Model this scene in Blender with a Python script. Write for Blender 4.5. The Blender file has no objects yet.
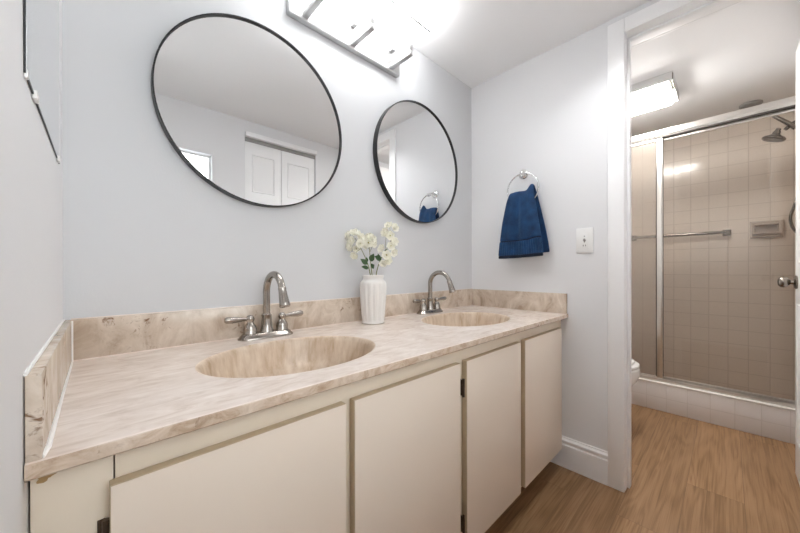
import bpy, bmesh, math, random
from mathutils import Vector, Matrix
random.seed(7)
S = bpy.context.scene
C = S.collection
PI = math.pi

# ------------------------------------------------------------------ camera
cam_d = bpy.data.cameras.new('camera')
cam_d.sensor_fit = 'HORIZONTAL'; cam_d.sensor_width = 36.0
cam_d.lens = 314.107 * 36 / 800
cam_d.shift_y = 4.104 / 800
cam_d.clip_start = 0.02
cam = bpy.data.objects.new('camera', cam_d); C.objects.link(cam)
_rt = Vector((0.721987, -0.691904, -0.002042)); _up = Vector((0.003036, 0.000217, 0.999995)); _fw = Vector((0.691900, 0.721989, -0.002257))
cam.matrix_world = Matrix(((_rt.x, _up.x, -_fw.x, 0.0628), (_rt.y, _up.y, -_fw.y, -1.1107), (_rt.z, _up.z, -_fw.z, 0.9875), (0, 0, 0, 1)))
S.camera = cam

# ------------------------------------------------------------------ world, light, exposure
w = bpy.data.worlds.new('daylight'); S.world = w; w.use_nodes = True
w.node_tree.nodes['Background'].inputs[0].default_value = (0.95, 0.98, 1.0, 1)
w.node_tree.nodes['Background'].inputs[1].default_value = 4.8
wl = bpy.data.lights.new('window_daylight', 'AREA'); wl.shape = 'RECTANGLE'; wl.size = 0.95; wl.size_y = 1.0
wl.energy = 2.7; wl.color = (0.97, 0.98, 1.0)
wlo = bpy.data.objects.new('window_daylight', wl); C.objects.link(wlo)
wlo.location = (0.25, -1.60, 1.40); wlo.rotation_euler = (PI / 2, 0, PI)      # outside window_1, facing +Y
wlo.rotation_euler = Vector((0, 1, 0)).to_track_quat('-Z', 'Z').to_euler()
VANITY_LIGHT = 13.0
TOILET_LIGHT = 45.0
FILL_LIGHT = 150.0  # strength of the added fill lamp outside the view
vs = S.view_settings
S.display_settings.display_device = 'sRGB'
vs.view_transform = 'Standard'; vs.look = 'None'; vs.gamma = 1.0; vs.use_curve_mapping = False
vs.exposure = 0.16
S.cycles.use_denoising = True
S.cycles.max_bounces = 20; S.cycles.diffuse_bounces = 16; S.cycles.glossy_bounces = 6; S.cycles.transparent_max_bounces = 12
S.cycles.sample_clamp_indirect = 8.0

# ------------------------------------------------------------------ dimensions
W = 1.750          # right wall
WT = 0.115         # partition thickness
YR = -1.460        # rear wall
ZC = 2.1235        # ceiling
XB = 3.650         # tiled back wall of the shower
CT = 0.7675        # counter top
D = 0.56           # counter depth
XS = 2.8877        # shower curb face

# ------------------------------------------------------------------ materials
def mat(name):
    m = bpy.data.materials.new(name); m.use_nodes = True
    return m, m.node_tree.nodes, m.node_tree.links, m.node_tree.nodes['Principled BSDF']
def simple(name, col, rough=0.5, metal=0.0, bump=0.0, bscale=200.0, spec=0.5, var=0.0):
    m, N, L, B = mat(name)
    B.inputs['Base Color'].default_value = (*col, 1); B.inputs['Roughness'].default_value = rough
    B.inputs['Metallic'].default_value = metal; B.inputs['Specular IOR Level'].default_value = spec
    tc = N.new('ShaderNodeTexCoord'); nz = N.new('ShaderNodeTexNoise'); nz.inputs['Scale'].default_value = bscale; nz.inputs['Detail'].default_value = 3
    L.new(tc.outputs['Object'], nz.inputs['Vector'])
    if bump:
        bp = N.new('ShaderNodeBump'); bp.inputs['Strength'].default_value = bump; bp.inputs['Distance'].default_value = 0.002
        L.new(nz.outputs['Fac'], bp.inputs['Height']); L.new(bp.outputs[0], B.inputs['Normal'])
    if var:
        mx = N.new('ShaderNodeMix'); mx.data_type = 'RGBA'
        mx.inputs['A'].default_value = (*[c * (1 - var) for c in col], 1); mx.inputs['B'].default_value = (*[min(1, c * (1 + var)) for c in col], 1)
        L.new(nz.outputs['Fac'], mx.inputs['Factor']); L.new(mx.outputs['Result'], B.inputs['Base Color'])
    return m
def emis(name, col, strength, base=(0.9, 0.9, 0.9)):
    m, N, L, B = mat(name)
    B.inputs['Base Color'].default_value = (*base, 1); B.inputs['Roughness'].default_value = 0.4
    B.inputs['Emission Color'].default_value = (*col, 1); B.inputs['Emission Strength'].default_value = strength
    return m
def ramp(N, stops):
    r = N.new('ShaderNodeValToRGB'); e = r.color_ramp.elements
    e[0].position, e[0].color = stops[0][0], (*stops[0][1], 1)
    e[1].position, e[1].color = stops[-1][0], (*stops[-1][1], 1)
    for p, c in stops[1:-1]:
        n = e.new(p); n.color = (*c, 1)
    return r
def mathn(N, L, op, a, b=None, c=None):
    n = N.new('ShaderNodeMath'); n.operation = op
    for i, v in enumerate((a, b, c)):
        if v is None: continue
        if isinstance(v, (int, float)): n.inputs[i].default_value = v
        else: L.new(v, n.inputs[i])
    return n.outputs[0]
def marble(name, scale, streak, light, mid, dark, spots=True, rough=0.22, dist=0.9):
    m, N, L, B = mat(name)
    tc = N.new('ShaderNodeTexCoord'); mp = N.new('ShaderNodeMapping'); mp.inputs['Scale'].default_value = streak
    mp.inputs['Rotation'].default_value = (0, 0, 0.12)
    L.new(tc.outputs['Object'], mp.inputs['Vector'])
    n1 = N.new('ShaderNodeTexNoise'); n1.inputs['Scale'].default_value = scale; n1.inputs['Detail'].default_value = 7; n1.inputs['Roughness'].default_value = 0.66; n1.inputs['Distortion'].default_value = dist
    L.new(mp.outputs[0], n1.inputs['Vector'])
    r1 = ramp(N, [(0.30, dark), (0.48, mid), (0.66, light)])
    L.new(n1.outputs['Fac'], r1.inputs['Fac'])
    n2 = N.new('ShaderNodeTexNoise'); n2.inputs['Scale'].default_value = 7; n2.inputs['Detail'].default_value = 4; n2.inputs['Roughness'].default_value = 0.6
    L.new(tc.outputs['Object'], n2.inputs['Vector'])
    mx = N.new('ShaderNodeMix'); mx.data_type = 'RGBA'; mx.blend_type = 'MULTIPLY'; mx.inputs['Factor'].default_value = 0.5
    r2 = ramp(N, [(0.35, (0.80, 0.74, 0.69)), (0.62, (1.0, 1.0, 1.0))])
    L.new(n2.outputs['Fac'], r2.inputs['Fac']); L.new(r1.outputs['Color'], mx.inputs['A']); L.new(r2.outputs['Color'], mx.inputs['B'])
    out = mx.outputs['Result']
    if spots:
        n3 = N.new('ShaderNodeTexNoise'); n3.inputs['Scale'].default_value = 34; n3.inputs['Detail'].default_value = 4; n3.inputs['Roughness'].default_value = 0.7; n3.inputs['Distortion'].default_value = 1.2
        L.new(tc.outputs['Object'], n3.inputs['Vector'])
        n4 = N.new('ShaderNodeTexNoise'); n4.inputs['Scale'].default_value = 4.5; n4.inputs['Detail'].default_value = 2
        L.new(tc.outputs['Object'], n4.inputs['Vector'])
        mr = N.new('ShaderNodeMapRange'); mr.inputs[1].default_value = 0.565; mr.inputs[2].default_value = 0.66
        L.new(n3.outputs['Fac'], mr.inputs[0])
        mr2 = N.new('ShaderNodeMapRange'); mr2.inputs[1].default_value = 0.52; mr2.inputs[2].default_value = 0.62
        L.new(n4.outputs['Fac'], mr2.inputs[0])
        f = mathn(N, L, 'MULTIPLY', mr.outputs[0], mr2.outputs[0])
        m2 = N.new('ShaderNodeMix'); m2.data_type = 'RGBA'; m2.inputs['B'].default_value = (0.21, 0.12, 0.07, 1)
        L.new(f, m2.inputs['Factor']); L.new(out, m2.inputs['A']); out = m2.outputs['Result']
    L.new(out, B.inputs['Base Color']); B.inputs['Roughness'].default_value = rough; B.inputs['Specular IOR Level'].default_value = 0.45
    return m
def tile_mat(name, axis, col, grout, size=0.108, rough=0.16, off=(0, 0)):
    """square glazed wall tiles in the plane whose horizontal axis is AXIS (0 = x, 1 = y) and vertical axis is z"""
    m, N, L, B = mat(name)
    tc = N.new('ShaderNodeTexCoord'); sp = N.new('ShaderNodeSeparateXYZ'); L.new(tc.outputs['Object'], sp.inputs[0])
    cb = N.new('ShaderNodeCombineXYZ')
    L.new(mathn(N, L, 'ADD', sp.outputs[axis], 20 * size + off[0]), cb.inputs[0]); L.new(mathn(N, L, 'ADD', sp.outputs[2], off[1]), cb.inputs[1])
    bt = N.new('ShaderNodeTexBrick'); bt.offset = 0; bt.squash = 1
    bt.inputs['Scale'].default_value = 1.0; bt.inputs['Brick Width'].default_value = size; bt.inputs['Row Height'].default_value = size
    bt.inputs['Mortar Size'].default_value = 0.0026; bt.inputs['Mortar Smooth'].default_value = 0.3
    bt.inputs['Color1'].default_value = (*col, 1); bt.inputs['Color2'].default_value = (*[c * 0.975 for c in col], 1); bt.inputs['Mortar'].default_value = (*grout, 1)
    L.new(cb.outputs[0], bt.inputs['Vector']); L.new(bt.outputs['Color'], B.inputs['Base Color'])
    inv = mathn(N, L, 'SUBTRACT', 1.0, bt.outputs['Fac'])
    nz = N.new('ShaderNodeTexNoise'); nz.inputs['Scale'].default_value = 9; L.new(tc.outputs['Object'], nz.inputs['Vector'])
    h = mathn(N, L, 'MULTIPLY_ADD', nz.outputs['Fac'], 0.10, inv)
    bp = N.new('ShaderNodeBump'); bp.inputs['Strength'].default_value = 0.6; bp.inputs['Distance'].default_value = 0.0015
    L.new(h, bp.inputs['Height']); L.new(bp.outputs[0], B.inputs['Normal'])
    B.inputs['Roughness'].default_value = rough
    return m
def glass_mat(name, tint, refl=0.12, rough=0.02, haze=0.0):
    m, N, L, B = mat(name)
    out = N['Material Output']
    tr = N.new('ShaderNodeBsdfTransparent'); tr.inputs[0].default_value = (*tint, 1)
    gl = N.new('ShaderNodeBsdfGlossy'); gl.inputs['Roughness'].default_value = rough; gl.inputs[0].default_value = (1, 1, 1, 1)
    fr = N.new('ShaderNodeFresnel'); fr.inputs[0].default_value = 1.45
    f = mathn(N, L, 'MULTIPLY', fr.outputs[0], refl / 0.12)
    mx = N.new('ShaderNodeMixShader'); L.new(f, mx.inputs[0]); L.new(tr.outputs[0], mx.inputs[1]); L.new(gl.outputs[0], mx.inputs[2])
    last = mx.outputs[0]
    if haze:
        df = N.new('ShaderNodeBsdfDiffuse'); df.inputs[0].default_value = (0.62, 0.56, 0.50, 1)
        m2 = N.new('ShaderNodeMixShader'); m2.inputs[0].default_value = haze; L.new(last, m2.inputs[1]); L.new(df.outputs[0], m2.inputs[2]); last = m2.outputs[0]
    L.new(last, out.inputs['Surface'])
    return m
def wood_mat():
    m, N, L, B = mat('oak_look_vinyl_planks')
    tc = N.new('ShaderNodeTexCoord')
    bt = N.new('ShaderNodeTexBrick'); bt.offset = 0.37; bt.inputs['Scale'].default_value = 1.0
    bt.inputs['Brick Width'].default_value = 1.22; bt.inputs['Row Height'].default_value = 0.18; bt.inputs['Mortar Size'].default_value = 0.0008
    bt.inputs['Color1'].default_value = (0, 0, 0, 1); bt.inputs['Color2'].default_value = (1, 1, 1, 1); bt.inputs['Mortar'].default_value = (0.5, 0.5, 0.5, 1)
    mp0 = N.new('ShaderNodeMapping'); mp0.inputs['Location'].default_value = (5.3, 6.02, 0); L.new(tc.outputs['Object'], mp0.inputs[0]); L.new(mp0.outputs[0], bt.inputs['Vector'])
    rnd = N.new('ShaderNodeSeparateColor'); L.new(bt.outputs['Color'], rnd.inputs[0])
    sp = N.new('ShaderNodeSeparateXYZ'); L.new(tc.outputs['Object'], sp.inputs[0])
    cb = N.new('ShaderNodeCombineXYZ')
    L.new(mathn(N, L, 'MULTIPLY', sp.outputs[0], 0.7), cb.inputs[0]); L.new(mathn(N, L, 'MULTIPLY', sp.outputs[1], 8.5), cb.inputs[1]); L.new(mathn(N, L, 'MULTIPLY', rnd.outputs[0], 9.0), cb.inputs[2])
    n1 = N.new('ShaderNodeTexNoise'); n1.inputs['Scale'].default_value = 1.5; n1.inputs['Detail'].default_value = 2.5; n1.inputs['Roughness'].default_value = 0.5; n1.inputs['Distortion'].default_value = 0.25
    L.new(cb.outputs[0], n1.inputs['Vector'])
    s = mathn(N, L, 'SINE', mathn(N, L, 'MULTIPLY', n1.outputs['Fac'], 62.0))
    ring = mathn(N, L, 'MULTIPLY_ADD', s, 0.5, 0.5)
    cb2 = N.new('ShaderNodeCombineXYZ')
    L.new(mathn(N, L, 'MULTIPLY', sp.outputs[0], 2.5), cb2.inputs[0]); L.new(mathn(N, L, 'MULTIPLY', sp.outputs[1], 170.0), cb2.inputs[1]); L.new(rnd.outputs[0], cb2.inputs[2])
    n2 = N.new('ShaderNodeTexNoise'); n2.inputs['Scale'].default_value = 1.0; n2.inputs['Detail'].default_value = 5; n2.inputs['Roughness'].default_value = 0.65
    L.new(cb2.outputs[0], n2.inputs['Vector'])
    n3 = N.new('ShaderNodeTexNoise'); n3.inputs['Scale'].default_value = 3.0; n3.inputs['Detail'].default_value = 3; L.new(cb.outputs[0], n3.inputs['Vector'])
    g = mathn(N, L, 'ADD', mathn(N, L, 'MULTIPLY', ring, 0.08), mathn(N, L, 'ADD', mathn(N, L, 'MULTIPLY', n2.outputs['Fac'], 0.46), mathn(N, L, 'MULTIPLY', n3.outputs['Fac'], 0.35)))
    r = ramp(N, [(0.22, (0.13, 0.068, 0.028)), (0.38, (0.245, 0.136, 0.062)), (0.475, (0.32, 0.186, 0.093)), (0.66, (0.41, 0.252, 0.138))])
    L.new(g, r.inputs['Fac'])
    mx = N.new('ShaderNodeMix'); mx.data_type = 'RGBA'; mx.blend_type = 'MULTIPLY'; mx.inputs['Factor'].default_value = 1.0
    r2 = ramp(N, [(0.0, (0.86, 0.85, 0.84)), (1.0, (1.04, 1.03, 1.02))]); L.new(rnd.outputs[0], r2.inputs['Fac'])
    L.new(r.outputs['Color'], mx.inputs['A']); L.new(r2.outputs['Color'], mx.inputs['B'])
    m3 = N.new('ShaderNodeMix'); m3.data_type = 'RGBA'; m3.inputs['B'].default_value = (0.10, 0.055, 0.03, 1)
    L.new(mathn(N, L, 'MULTIPLY', bt.outputs['Fac'], 0.6), m3.inputs['Factor']); L.new(mx.outputs['Result'], m3.inputs['A'])
    L.new(m3.outputs['Result'], B.inputs['Base Color']); B.inputs['Roughness'].default_value = 0.42; B.inputs['Specular IOR Level'].default_value = 0.4
    bp = N.new('ShaderNodeBump'); bp.inputs['Strength'].default_value = 0.15; bp.inputs['Distance'].default_value = 0.001
    L.new(g, bp.inputs['Height']); L.new(bp.outputs[0], B.inputs['Normal'])
    return m
def towel_mat(name, col, ribbed=False):
    m, N, L, B = mat(name)
    tc = N.new('ShaderNodeTexCoord')
    nz = N.new('ShaderNodeTexNoise'); nz.inputs['Scale'].default_value = 420; nz.inputs['Detail'].default_value = 2; L.new(tc.outputs['Object'], nz.inputs['Vector'])
    n2 = N.new('ShaderNodeTexNoise'); n2.inputs['Scale'].default_value = 22; n2.inputs['Detail'].default_value = 4; L.new(tc.outputs['Object'], n2.inputs['Vector'])
    r = ramp(N, [(0.3, tuple(c * 0.62 for c in col)), (0.7, tuple(c * 1.45 for c in col))]); L.new(n2.outputs['Fac'], r.inputs['Fac'])
    L.new(r.outputs['Color'], B.inputs['Base Color']); B.inputs['Roughness'].default_value = 0.95
    B.inputs['Sheen Weight'].default_value = 0.22; B.inputs['Sheen Tint'].default_value = (0.2, 0.4, 0.75, 1)
    bp = N.new('ShaderNodeBump'); bp.inputs['Strength'].default_value = 0.9; bp.inputs['Distance'].default_value = 0.003
    L.new(nz.outputs['Fac'], bp.inputs['Height']); L.new(bp.outputs[0], B.inputs['Normal'])
    return m

M = {}
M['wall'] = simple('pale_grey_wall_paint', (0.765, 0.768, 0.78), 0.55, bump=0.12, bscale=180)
M['wall_grey'] = simple('darker_blue_grey_wall', (0.625, 0.632, 0.645), 0.55, bump=0.12, bscale=180)  # back wall, toned darker and bluer than the other walls
M['ceiling'] = simple('white_ceiling_paint', (0.87, 0.87, 0.875), 0.8, bump=0.1, bscale=120)
M['trim'] = simple('white_gloss_trim', (0.89, 0.89, 0.895), 0.35, bump=0.03, bscale=60)
M['wood'] = wood_mat()
M['marble'] = marble('cultured_travertine', 17.0, (0.75, 2.4, 2.0), (0.88, 0.80, 0.735), (0.80, 0.705, 0.635), (0.66, 0.55, 0.47), spots=False)
M['marble_edge'] = marble('mottled_travertine', 16.0, (0.8, 0.8, 0.45), (0.76, 0.68, 0.59), (0.62, 0.525, 0.43), (0.41, 0.315, 0.235))
M['marble_nose'] = marble('spotted_travertine_edge', 34.0, (0.7, 1.0, 1.0), (0.74, 0.635, 0.53), (0.60, 0.48, 0.37), (0.40, 0.28, 0.19))
M['basin'] = marble('streaked_travertine', 36.0, (1.0, 1.0, 0.04), (0.74, 0.63, 0.51), (0.62, 0.495, 0.375), (0.46, 0.325, 0.205), spots=False, rough=0.28, dist=0.0)
M['caulk'] = simple('white_caulk', (0.86, 0.85, 0.82), 0.5)
M['cream'] = simple('cream_laminate', (0.80, 0.70, 0.595), 0.38, var=0.02, bscale=6)
M['cream_frame'] = simple('cream_painted_frame', (0.78, 0.69, 0.565), 0.45, var=0.05, bscale=9)
M['cream_edge'] = simple('tan_edge_band', (0.52, 0.42, 0.285), 0.5, var=0.1, bscale=30)
M['toe'] = simple('dark_toe_board', (0.06, 0.04, 0.03), 0.7)
M['rust'] = simple('rust_stain', (0.46, 0.30, 0.13), 0.6, var=0.3, bscale=60)
M['hinge'] = simple('aged_bronze', (0.10, 0.07, 0.05), 0.4, 0.8, var=0.3, bscale=80)
M['nickel'] = simple('brushed_nickel', (0.40, 0.365, 0.33), 0.22, 1.0, var=0.06, bscale=90)
M['dark_nickel'] = simple('dark_chrome', (0.30, 0.275, 0.25), 0.2, 1.0)  # even dark metal tone for shower fittings and towel bar
M['chrome'] = simple('polished_chrome', (0.74, 0.74, 0.74), 0.10, 1.0)
M['alu'] = simple('satin_aluminium', (0.72, 0.69, 0.65), 0.28, 1.0, var=0.03, bscale=120)
M['dark_metal'] = simple('dark_gasket', (0.08, 0.07, 0.06), 0.5)  # dark strips along the header rail and panel glass
M['knob'] = simple('antique_nickel', (0.27, 0.24, 0.21), 0.2, 1.0)
M['black'] = simple('matte_black_frame', (0.022, 0.022, 0.024), 0.38, 0.3)
M['mirror'] = simple('silvered_glass', (0.90, 0.91, 0.915), 0.0, 1.0)
M['vase'] = simple('white_glazed_ceramic', (0.76, 0.735, 0.705), 0.28)
M['water_hole'] = simple('vase_hollow', (0.25, 0.24, 0.22), 0.8)
M['petal'] = simple('cream_petals', (0.95, 0.925, 0.82), 0.6, var=0.12, bscale=60)
M['stamen'] = simple('yellow_green_centre', (0.50, 0.44, 0.14), 0.7)
M['stem'] = simple('olive_stem', (0.20, 0.22, 0.08), 0.6)
M['leaf'] = simple('dark_green_leaf', (0.055, 0.12, 0.045), 0.5, var=0.3, bscale=50)
M['towel'] = towel_mat('navy_terry', (0.0075, 0.040, 0.115))
M['towel_band'] = towel_mat('navy_woven_band', (0.010, 0.050, 0.140))
M['towel_hem'] = towel_mat('dark_navy_hem', (0.004, 0.008, 0.022))
M['plastic'] = simple('white_plastic', (0.82, 0.82, 0.81), 0.35)
M['slot'] = simple('dark_slot', (0.03, 0.03, 0.03), 0.6)
M['grey_plastic'] = simple('grey_plastic', (0.33, 0.32, 0.31), 0.5)
M['porcelain'] = simple('white_porcelain', (0.85, 0.84, 0.82), 0.12)
TC, TG = (0.87, 0.795, 0.72), (0.72, 0.645, 0.575)
M['tile_y'] = tile_mat('beige_glazed_tile', 1, TC, TG, off=(0.032, 0.03))
M['tile_x'] = tile_mat('beige_glazed_tile_side', 0, TC, TG)
M['curb'] = tile_mat('pale_curb_tile', 1, (0.74, 0.69, 0.655), (0.66, 0.61, 0.57), off=(-0.047, 0.016))
M['sill'] = simple('pale_marble_sill', (0.80, 0.76, 0.71), 0.25, var=0.05, bscale=20)
M['shower_floor'] = simple('beige_shower_pan', (0.70, 0.62, 0.55), 0.5)
M['dish'] = simple('beige_ceramic_dish', (0.58, 0.505, 0.445), 0.15)
M['pane'] = glass_mat('clear_shower_glass', (0.965, 0.955, 0.94), 0.10)
M['obscure'] = glass_mat('double_shower_glass', (0.92, 0.895, 0.865), 0.12, 0.15, haze=0.16)
M['window_glass'] = glass_mat('window_glass', (0.97, 0.98, 0.98), 0.12)
M['lit'] = emis('lit_frosted_glass', (0.985, 0.995, 1.0), VANITY_LIGHT)
M['lit_warm'] = emis('lit_warm_diffuser', (1.0, 0.975, 0.94), TOILET_LIGHT)
M['lit_fill'] = emis('lit_fill_lens', (0.975, 0.99, 1.0), FILL_LIGHT)  # glow of the added, unseen fill lamp
M['bar_chrome'] = simple('brushed_bar_chrome', (0.58, 0.58, 0.58), 0.33, 0.85)
M['track'] = simple('dull_track_metal', (0.35, 0.34, 0.33), 0.4, 0.7)

# ------------------------------------------------------------------ helpers
def world_loc(o):
    v = Vector((0, 0, 0))
    while o is not None:
        v += o.location; o = o.parent
    return v
def obj(name, bm, m, parent=None, angle=40, kind=None, label=None):
    """link the bmesh (built in room coordinates) as ONE mesh object"""
    if parent is not None:
        bmesh.ops.translate(bm, verts=bm.verts, vec=-world_loc(parent))
    bmesh.ops.recalc_face_normals(bm, faces=bm.faces)
    me = bpy.data.meshes.new(name); bm.to_mesh(me); bm.free()
    me.shade_smooth(); me.set_sharp_from_angle(angle=math.radians(angle))
    me.materials.append(m)
    o = bpy.data.objects.new(name, me); C.objects.link(o)
    if parent is not None: o.parent = parent
    if kind: o['kind'] = kind
    if label: o['label'] = label
    return o
def tag(o, label, cat, group=None):
    o['label'] = label; o['category'] = cat
    if group: o['group'] = group
    return o
def thing(name, loc, label, cat, group=None):
    o = bpy.data.objects.new(name, None); C.objects.link(o); o.location = loc; o.empty_display_size = 0.05
    return tag(o, label, cat, group)
def dup(root, loc, label):
    r = root.copy(); C.objects.link(r); r.location = loc; r['label'] = label
    def rec(src, dst):
        for ch in list(src.children):
            c = ch.copy(); C.objects.link(c); c.parent = dst; rec(ch, c)
    rec(root, r); return r
def B_(): return bmesh.new()
def box(bm, x0, x1, y0, y1, z0, z1, bev=0.0, seg=2):
    v = [bm.verts.new((x, y, z)) for x in (x0, x1) for y in (y0, y1) for z in (z0, z1)]
    fs = [bm.faces.new([v[i] for i in q]) for q in ((0, 1, 3, 2), (4, 6, 7, 5), (0, 4, 5, 1), (2, 3, 7, 6), (0, 2, 6, 4), (1, 5, 7, 3))]
    bmesh.ops.recalc_face_normals(bm, faces=fs)
    if bev:
        es = list({e for f in fs for e in f.edges})
        bmesh.ops.bevel(bm, geom=es, offset=bev, segments=seg, profile=0.5, affect='EDGES')
    return bm
def bx(*a, **k): return box(B_(), *a, **k)
def rings(bm, rs, close=True, cap0=True, cap1=True):
    """skin a list of rings (each a list of points)"""
    V = [[bm.verts.new(p) for p in r] for r in rs]; n = len(V[0])
    for a, b in zip(V, V[1:]):
        for i in range(n if close else n - 1):
            j = (i + 1) % n
            bm.faces.new((a[i], a[j], b[j], b[i]))
    if cap0: bm.faces.new(V[0][::-1])
    if cap1: bm.faces.new(V[-1])
    return bm
def lathe(bm, prof, c=(0, 0, 0), axis=(0, 0, 1), n=32, caps=True):
    """prof: (radius, height along axis)"""
    q = Vector((0, 0, 1)).rotation_difference(Vector(axis).normalized()); c = Vector(c)
    return rings(bm, [[c + q @ Vector((r * math.cos(2 * PI * i / n), r * math.sin(2 * PI * i / n), h)) for i in range(n)] for r, h in prof], cap0=caps, cap1=caps)
def tube(bm, pts, rad, n=14, caps=True, flat=None):
    pts = [Vector(p) for p in pts]; k = len(pts)
    rad = rad if isinstance(rad, (list, tuple)) else [rad] * k
    t = [(pts[min(i + 1, k - 1)] - pts[max(i - 1, 0)]).normalized() for i in range(k)]
    nrm = t[0].orthogonal().normalized(); rs = []
    for i in range(k):
        if i: nrm = (nrm - t[i] * nrm.dot(t[i])).normalized()
        b = t[i].cross(nrm)
        rs.append([pts[i] + (nrm * math.cos(2 * PI * j / n) + b * math.sin(2 * PI * j / n)) * rad[i] for j in range(n)])
    return rings(bm, rs, cap0=caps, cap1=caps)
def bez(P, n=16):
    """catmull-rom through the points"""
    P = [Vector(p) for p in P]; Q = [2 * P[0] - P[1]] + P + [2 * P[-1] - P[-2]]; out = []
    for i in range(1, len(Q) - 2):
        for j in range(n):
            u = j / n; a, b, c, d = Q[i - 1:i + 3]
            out.append(0.5 * ((2 * b) + (c - a) * u + (2 * a - 5 * b + 4 * c - d) * u * u + (3 * b - a - 3 * c + d) * u ** 3))
    return out + [P[-1]]
def torus(bm, c, R, r, axis=(0, 0, 1), n=48, k=12):
    q = Vector((0, 0, 1)).rotation_difference(Vector(axis).normalized()); c = Vector(c)
    V = [[bm.verts.new(c + q @ Vector(((R + r * math.cos(2 * PI * j / k)) * math.cos(2 * PI * i / n), (R + r * math.cos(2 * PI * j / k)) * math.sin(2 * PI * i / n), r * math.sin(2 * PI * j / k)))) for j in range(k)] for i in range(n)]
    for i in range(n):
        for j in range(k):
            bm.faces.new((V[i][j], V[(i + 1) % n][j], V[(i + 1) % n][(j + 1) % k], V[i][(j + 1) % k]))
    return bm
def prism(bm, poly, axis, a, b):
    """extrude a polygon of (p, q) along AXIS from a to b; p, q run along the other two axes in order"""
    def P(p, q, s):
        return [(s, p, q), (p, s, q), (p, q, s)][axis]
    return rings(bm, [[P(p, q, s) for p, q in poly] for s in (a, b)])
def ellipse_ring(c, rx, ry, z, n, pw=2.0):
    out = []
    for i in range(n):
        a = 2 * PI * i / n; ca, sa = math.cos(a), math.sin(a)
        out.append((c[0] + rx * math.copysign(abs(ca) ** (2 / pw), ca), c[1] + ry * math.copysign(abs(sa) ** (2 / pw), sa), z))
    return out

# ------------------------------------------------------------------ room shell
def struct(name, bm, m, parent=None, angle=30): return obj(name, bm, m, parent, angle, 'structure')
struct('floor', bx(-0.1, XB + 0.1, YR - 0.1, 0.1, -0.06, 0.0), M['wood'])
struct('ceiling', bx(-0.1, XB + 0.1, YR - 0.1, 0.1, ZC, ZC + 0.06), M['ceiling'])
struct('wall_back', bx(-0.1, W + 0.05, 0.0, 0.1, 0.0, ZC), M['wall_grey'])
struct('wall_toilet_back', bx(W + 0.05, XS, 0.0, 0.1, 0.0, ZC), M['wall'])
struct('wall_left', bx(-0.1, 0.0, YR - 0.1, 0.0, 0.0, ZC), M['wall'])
# right wall with the doorway to the toilet room
DY0, DY1, DZ = -0.796, -1.378, 2.030
b = B_()
box(b, W, W + WT, DY0 + 0.015, 0.0, 0.0, ZC); box(b, W, W + WT, YR, DY1 - 0.015, 0.0, ZC); box(b, W, W + WT, DY1 - 0.015, DY0 + 0.015, DZ + 0.015, ZC)
struct('wall_right', b, M['wall'])
# rear wall with the window and the closet opening
WX0, WX1, WZ0, WZ1 = -0.02, 0.645, 0.95, 1.805
KX0, KX1, KZ = 0.862, 1.452, 2.000
b = B_()
Y0, Y1 = YR - 0.1, YR
box(b, -0.1, WX0, Y0, Y1, 0, ZC); box(b, WX0, WX1, Y0, Y1, 0, WZ0); box(b, WX0, WX1, Y0, Y1, WZ1, ZC)
box(b, WX1, KX0, Y0, Y1, 0, ZC); box(b, KX0, KX1, Y0, Y1, KZ, ZC); box(b, KX1, XS, Y0, Y1, 0, ZC)
struct('wall_rear', b, M['wall'])
struct('wall_closet', bx(KX0 - 0.05, KX1 + 0.05, YR - 0.14, YR - 0.10, 0, ZC), M['wall'])
# shower alcove
struct('wall_shower_back', bx(XB, XB + 0.1, YR - 0.1, 0.1, 0.0, ZC), M['tile_y'])
struct('wall_shower_left', bx(XS, XB, 0.0, 0.1, 0.0, ZC), M['tile_x'])
struct('wall_shower_right', bx(XS, XB, YR - 0.1, YR, 0.0, ZC), M['tile_x'])
struct('floor_shower', bx(XS + 0.115, XB, YR, 0.0, 0.0, 0.035), M['shower_floor'])
b = bx(XS, XS + 0.115, YR, 0.0, 0.0, 0.186, bev=0.003)
curb = struct('trim_shower_curb', b, M['curb'])
struct('trim_curb_sill', bx(XS - 0.004, XS + 0.118, YR, 0.0, 0.186, 0.198, bev=0.004), M['sill'])
# door casing: front face, jamb lining, stop
def casing(x_face, sgn):
    xa, xb = sorted((x_face, x_face - sgn * 0.017))
    b = B_()
    box(b, xa, xb, DY0, DY0 + 0.064, 0.0, DZ + 0.064, bev=0.004)
    box(b, xa, xb, DY1 - 0.064, DY1, 0.0, DZ + 0.064, bev=0.004)
    box(b, xa, xb, DY1, DY0, DZ, DZ + 0.064, bev=0.004)
    return b
struct('trim_1', casing(W, 1), M['trim'])
struct('trim_2', casing(W + WT, -1), M['trim'])
b = B_()
box(b, W - 0.002, W + WT + 0.002, DY0, DY0 + 0.015, 0.0, DZ + 0.015, bev=0.002); box(b, W - 0.002, W + WT + 0.002, DY1 - 0.015, DY1, 0.0, DZ + 0.015, bev=0.002)
box(b, W - 0.002, W + WT + 0.002, DY1, DY0, DZ, DZ + 0.015, bev=0.002)
box(b, W + 0.035, W + 0.07, DY0 - 0.010, DY0, 0.0, DZ, bev=0.002); box(b, W + 0.035, W + 0.07, DY1, DY0, DZ - 0.010, DZ, bev=0.002)
struct('trim_3', b, M['trim'])
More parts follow.
